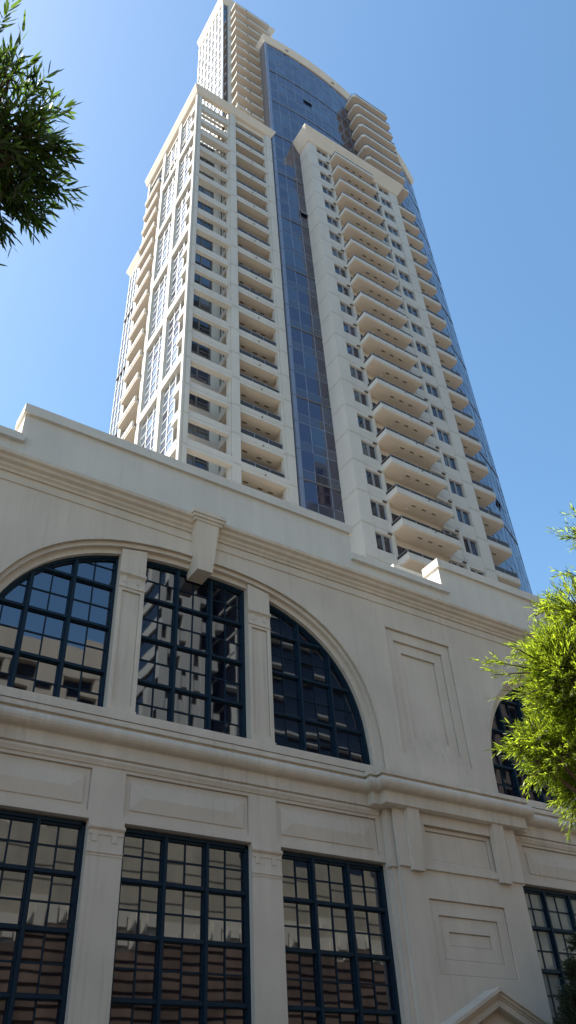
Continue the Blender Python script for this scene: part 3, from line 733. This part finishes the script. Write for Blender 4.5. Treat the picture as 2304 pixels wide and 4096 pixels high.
cornice('cornice', [(-.3,K(ST)-.1),(.02,K(ST)),(.1,K(ST)+.05),(.55,K(ST+.5)),(.6,K(ST+.55)),(.6,K(ST+.66)),(.3,K(ST+.7)),(-.3,K(ST+.7))], [(SX0,SYB),(SX0,SY),(SX1,SY),(SX1,SYB)])
b = MB(); b.box(SX0+.1,SX1-.1,SY+.1,SYB,K(ST)+1.5,K(ST)+1.9,'roof'); b.build('roof', tw)

# ================================================================== OPPOSITE SIDE (seen in the window reflections)
o = root('sandstone_building', (15,-8,GZ), 'sandstone building with carved frieze and red banded base reflected in the street windows', 'building')
b = MB(); b.box(-30,60,-16,-6,GZ,9.1,'brick'); 
for i in range(22): b.box(-30,60,-6.0,-5.88+.05*(i%2),GZ+i*.5,GZ+i*.5+.34,'brick')
b.build('base', o)
b = MB(); b.box(-30,60,-16,-6,9.1,10.6,'frieze')
for i in range(90):
    x = -29+i; b.box(x,x+.5,-5.94,-5.85,9.3+.2*(i%3),9.9+.15*(i%4),'frieze')
    for t in range(6): b.box(x+.6+.04*t,x+.95-.04*t,-5.99+.02*t,-5.86+.02*t,9.35+.05*t,9.95-.06*t,'frieze')
b.build('frieze', o)
b = MB(); b.box(-30,60,-16,-6.05,10.6,14.3,'sand')
for z in (11.3,12.2,13.2): b.box(-30,60,-6.06,-6.03,z,z+.05,'vent')
b.build('wall', o)
def grid_tower(name, label, x0,x1,y0,y1,z0,z1,sx,sz,m,band,t=.9,gm='black'):
    o = root(name,((x0+x1)/2,(y0+y1)/2,GZ),label,'building')
    b = MB(); b.box(x0+.2,x1-.2,y0,y1-1,GZ,z1-.5,gm); b.build('glass_wall',o)
    b = MB(); x = x0
    while x < x1-.3: b.box(x,x+t,y1-1.2,y1,GZ,z1-band,m); b.box(x+.2,x+.4,y0-.2,y0+.2,GZ,z1-band,m); x += sx
    z = GZ
    while z < z1-band: b.box(x0,x1,y1-1.1,y1-.1,z,z+t*1.1,m); b.box(x0-.1,x0+.5,y0,y1-1.1,z,z+t*1.1,m); z += sz
    b.box(x0-.05,x1+.05,y0-.1,y1+.05,z1-band,z1,m)
    b.build('facade_grid',o)
grid_tower('office_block','tan office block with square window grid reflected in the left arch',2,29,-60,-45,GZ,48,3.1,3.3,'grid',4.0,.7)
grid_tower('concrete_tower','pale concrete tower reflected in the middle arched window',35,42,-56,-44,GZ,96,2.3,4.3,'grid2',3,1.3)
grid_tower('bronze_tower','bronze brown tower reflected at the foot of the blue glass strip',72,135,-62,-42,GZ,126,2.6,3.4,'bronze',2,.5)
grid_tower('dark_tower','dark glass tower with thin pale slab edges reflected in the right half of the arch',43.5,66,-70,-40,GZ,90,60,4.2,'grid2',1,.22)

# ================================================================== TREES
def tube(b, p0, p1, r0, r1, m, n=7):
    p0,p1=Vector(p0),Vector(p1); d=(p1-p0).normalized(); u=d.orthogonal().normalized(); v=d.cross(u); i=len(b.v)
    for p,r in ((p0,r0),(p1,r1)):
        for a in range(n): t=2*math.pi*a/n; b.v.append(tuple(p+u*(r*math.cos(t))+v*(r*math.sin(t))))
    for a in range(n): e=(a+1)%n; b.f.append((i+a,i+e,i+n+e,i+n+a)); b.m.append(b.slot(m))
def leaves(name, twigs, nl, ll, lw, tl, mat, parent, spread=55):
    """twigs: array of (origin, direction); every twig carries nl linear leaves"""
    O = np.array([t[0] for t in twigs]); D = np.array([t[1] for t in twigs]); D /= np.linalg.norm(D,axis=1)[:,None]
    n = len(O); up = rng.normal(0,1,(n,3)); A = np.cross(D,up); A /= np.linalg.norm(A,axis=1)[:,None]; B = np.cross(D,A)
    V = []
    TL = tl*rng.uniform(.7,1.25,(n,1)); bend = rng.normal(0,.12,(n,3))
    for j in range(nl):
        t = (j+.5)/nl; ph = j*2.399+rng.uniform(0,6.28)*0+rng.normal(0,.3,(n,1))
        base = O + D*TL*t + bend*TL*t*t
        rad = A*np.cos(ph)+B*np.sin(ph)
        sp = np.radians(spread*(1-.55*t))+rng.normal(0,.15,(n,1))
        ld = D*np.cos(sp)+rad*np.sin(sp); ld += np.array([0,0,-.12]); ld /= np.linalg.norm(ld,axis=1)[:,None]
        s_ = np.cross(ld, rad+rng.normal(0,.4,(n,3))); s_ /= np.linalg.norm(s_,axis=1)[:,None]
        L = ll*rng.uniform(.7,1.15,(n,1)); W = lw*rng.uniform(.8,1.2,(n,1))
        nn = np.cross(s_,ld)
        V.append(np.stack([base, base+ld*L*.22+s_*W*.45, base+ld*L*.68+s_*W*.42-nn*L*.03, base+ld*L-nn*L*.08, base+ld*L*.68-s_*W*.42-nn*L*.03, base+ld*L*.22-s_*W*.45],1))
    V = np.concatenate(V).reshape(-1,3); nf = len(V)//6
    me = bpy.data.meshes.new(name); me.vertices.add(len(V)); me.vertices.foreach_set('co', V.ravel().astype(np.float32))
    me.loops.add(nf*6); me.loops.foreach_set('vertex_index', np.arange(nf*6,dtype=np.int32))
    me.polygons.add(nf); me.polygons.foreach_set('loop_start', np.arange(0,nf*6,6,dtype=np.int32)); me.polygons.foreach_set('loop_total', np.full(nf,6,dtype=np.int32))
    me.materials.append(M[mat]); me.update(calc_edges=True); me.validate()
    return link(name, me, parent)
def P(x, y, d): v = ray(x,y).normalized(); return v*d
def lobes_twigs(lobes, dens, tl, upb=.25):
    tw_ = []; stems = []
    for c, r in lobes:
        n = int(dens*r*r)
        for _ in range(n):
            v = Vector(rng.normal(0,1,3)).normalized(); q = rng.uniform(.45,1.0)**.6
            wob = 1+.22*math.sin(5*v.x+3*c.x)*math.cos(4*v.z+c.z)+.12*math.sin(11*v.y+7*v.z)
            p = c+v*(r*q*wob-tl*.4); d = (v+Vector(rng.normal(0,.45,3))+Vector((0,0,upb))).normalized()
            tw_.append((tuple(p),tuple(d)))
            if rng.random() < .3: stems.append((c+v*(r*.25),p+d*tl*.8))
    return tw_, stems
def make_tree(name, label, base, lobes, dens, nl, ll, lw, tl, mat, trunk_r, spread=55, upb=.25, extra=()):
    t = root(name, base, label, 'tree')
    tws, stems = lobes_twigs(lobes, dens, tl, upb)
    for p0,p1,m_ in extra:                      # long shoots sticking out of the crown
        p0,p1=Vector(p0),Vector(p1)
        for i in range(m_):
            s_=i/m_; c=p0.lerp(p1,s_); d=((p1-p0).normalized()+Vector(rng.normal(0,.55*(1-s_*.5),3))).normalized(); tws.append((tuple(c),tuple(d)))
        stems.append((p0,p1))
    leaves('crown', tws, nl, ll, lw, tl, mat, t, spread)
    b = MB(); bs = Vector(base)
    ctr = sum((c for c,_ in lobes), Vector())/len(lobes); fork = Vector((bs.x*.8+ctr.x*.2, bs.y*.8+ctr.y*.2, bs.z+(ctr.z-bs.z)*.45))
    tube(b, bs, bs.lerp(fork,.5)+Vector((.05,.03,0)), trunk_r*1.25, trunk_r, 'bark', 10); tube(b, bs.lerp(fork,.5)+Vector((.05,.03,0)), fork, trunk_r, trunk_r*.8, 'bark', 10)
    for c,r in lobes:
        mid = fork.lerp(c,.5)+Vector(rng.normal(0,.12,3)); tube(b,fork,mid,trunk_r*.5,trunk_r*.3,'bark'); tube(b,mid,c,trunk_r*.3,trunk_r*.12,'bark')
    for p0,p1 in stems: tube(b,p0,p1,.009,.003,'bark',4)
    b.build('trunk', t)
    return t
# right-hand bright tree
DR = 8.0
def LB(x,y,d,r): return (P(x,y,d), r)
lr = [LB(2320,2150,8.1,.07),LB(2335,2460,8,.30),LB(2290,2700,7.9,.43),LB(2180,2800,7.75,.17),LB(2230,2560,7.9,.15),LB(2185,2650,7.8,.17),LB(2150,2960,7.6,.14),LB(2075,2990,7.6,.07),LB(2235,3000,7.7,.30),LB(2330,3150,7.9,.24),LB(2320,2880,7.9,.34),LB(2180,2440,8,.06),
      LB(2640,2420,8.3,.55),LB(2760,2750,8.6,.85),LB(2680,3150,8.4,.6),LB(2560,2080,8.4,.26),LB(2850,2320,8.9,.7),LB(2480,2650,8.1,.35),LB(2470,3000,8.1,.35)]
ex = [(P(2200,2690,7.7),P(1945,2640,7.55),12),(P(2150,2640,7.7),P(2050,2585,7.6),7),(P(2120,2980,7.6),P(2010,3000,7.5),9),(P(2350,2330,8),P(2260,2280,7.9),6),(P(2360,2170,8),P(2250,2140,8),6),(P(2330,2080,8),P(2290,2060,8),3),
      (P(2300,3220,7.8),P(2285,3290,7.8),6),(P(2260,2420,8),P(2190,2390,7.9),5),(P(2120,2690,7.6),P(1975,2700,7.55),7),(P(2180,3080,7.6),P(2110,3120,7.6),6),(P(2150,2760,7.6),P(2010,2800,7.6),5)]
base = P(2700,2700,9.0); 
make_tree('fern_pine', 'bright yellow-green narrow-leaved tree at the right edge of the picture', (base.x+.3,base.y-.3,GZ), lr, 4600, 13, .062, .0085, .16, 'leafR', .11, 48, .3, ex)
# left dark tree overhead
ll_ = [LB(-70,560,5.2,.40),LB(20,590,5.15,.24),LB(-50,740,5.2,.22),LB(45,700,5.1,.13),LB(-60,450,5.3,.10),LB(80,600,5.1,.12),LB(-120,130,5.4,.06),
       LB(-400,620,5.4,.5),LB(-380,780,5.4,.45),LB(-780,650,5.8,.9),LB(-700,200,5.7,.5)]
base = P(-900,900,6.2)
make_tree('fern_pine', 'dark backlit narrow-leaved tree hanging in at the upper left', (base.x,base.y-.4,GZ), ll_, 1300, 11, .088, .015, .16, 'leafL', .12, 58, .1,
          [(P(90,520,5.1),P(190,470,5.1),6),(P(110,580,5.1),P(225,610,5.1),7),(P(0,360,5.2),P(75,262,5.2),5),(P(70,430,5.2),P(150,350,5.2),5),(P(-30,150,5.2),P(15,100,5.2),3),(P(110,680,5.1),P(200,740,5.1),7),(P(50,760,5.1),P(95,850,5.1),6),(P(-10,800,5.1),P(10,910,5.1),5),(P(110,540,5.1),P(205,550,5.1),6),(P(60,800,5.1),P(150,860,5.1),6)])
# dark cypress by the lower right windows
def LW(x,y,z,r): return (Vector((x,y,z)), r)
def at(x,y,Y): v = ray(x,y); return v*(Y/v.y)
lc = [(at(2310,3780,15.3),.24),(at(2295,3880,15.3),.26),(at(2350,3920,15.3),.5),(at(2300,4010,15.3),.36),(at(2340,4090,15.3),.7),(at(2340,3700,15.3),.14),(at(2450,3880,15.4),.7),(at(2330,4300,15.3),1.0),(at(2480,4200,15.3),1.0)]
base = at(2400,4200,15.3)
make_tree('cypress', 'dark green feathery shrub in front of the lower right window', (base.x,base.y,GZ), lc, 1500, 14, .06, .020, .20, 'leafJ', .10, 45, .5)
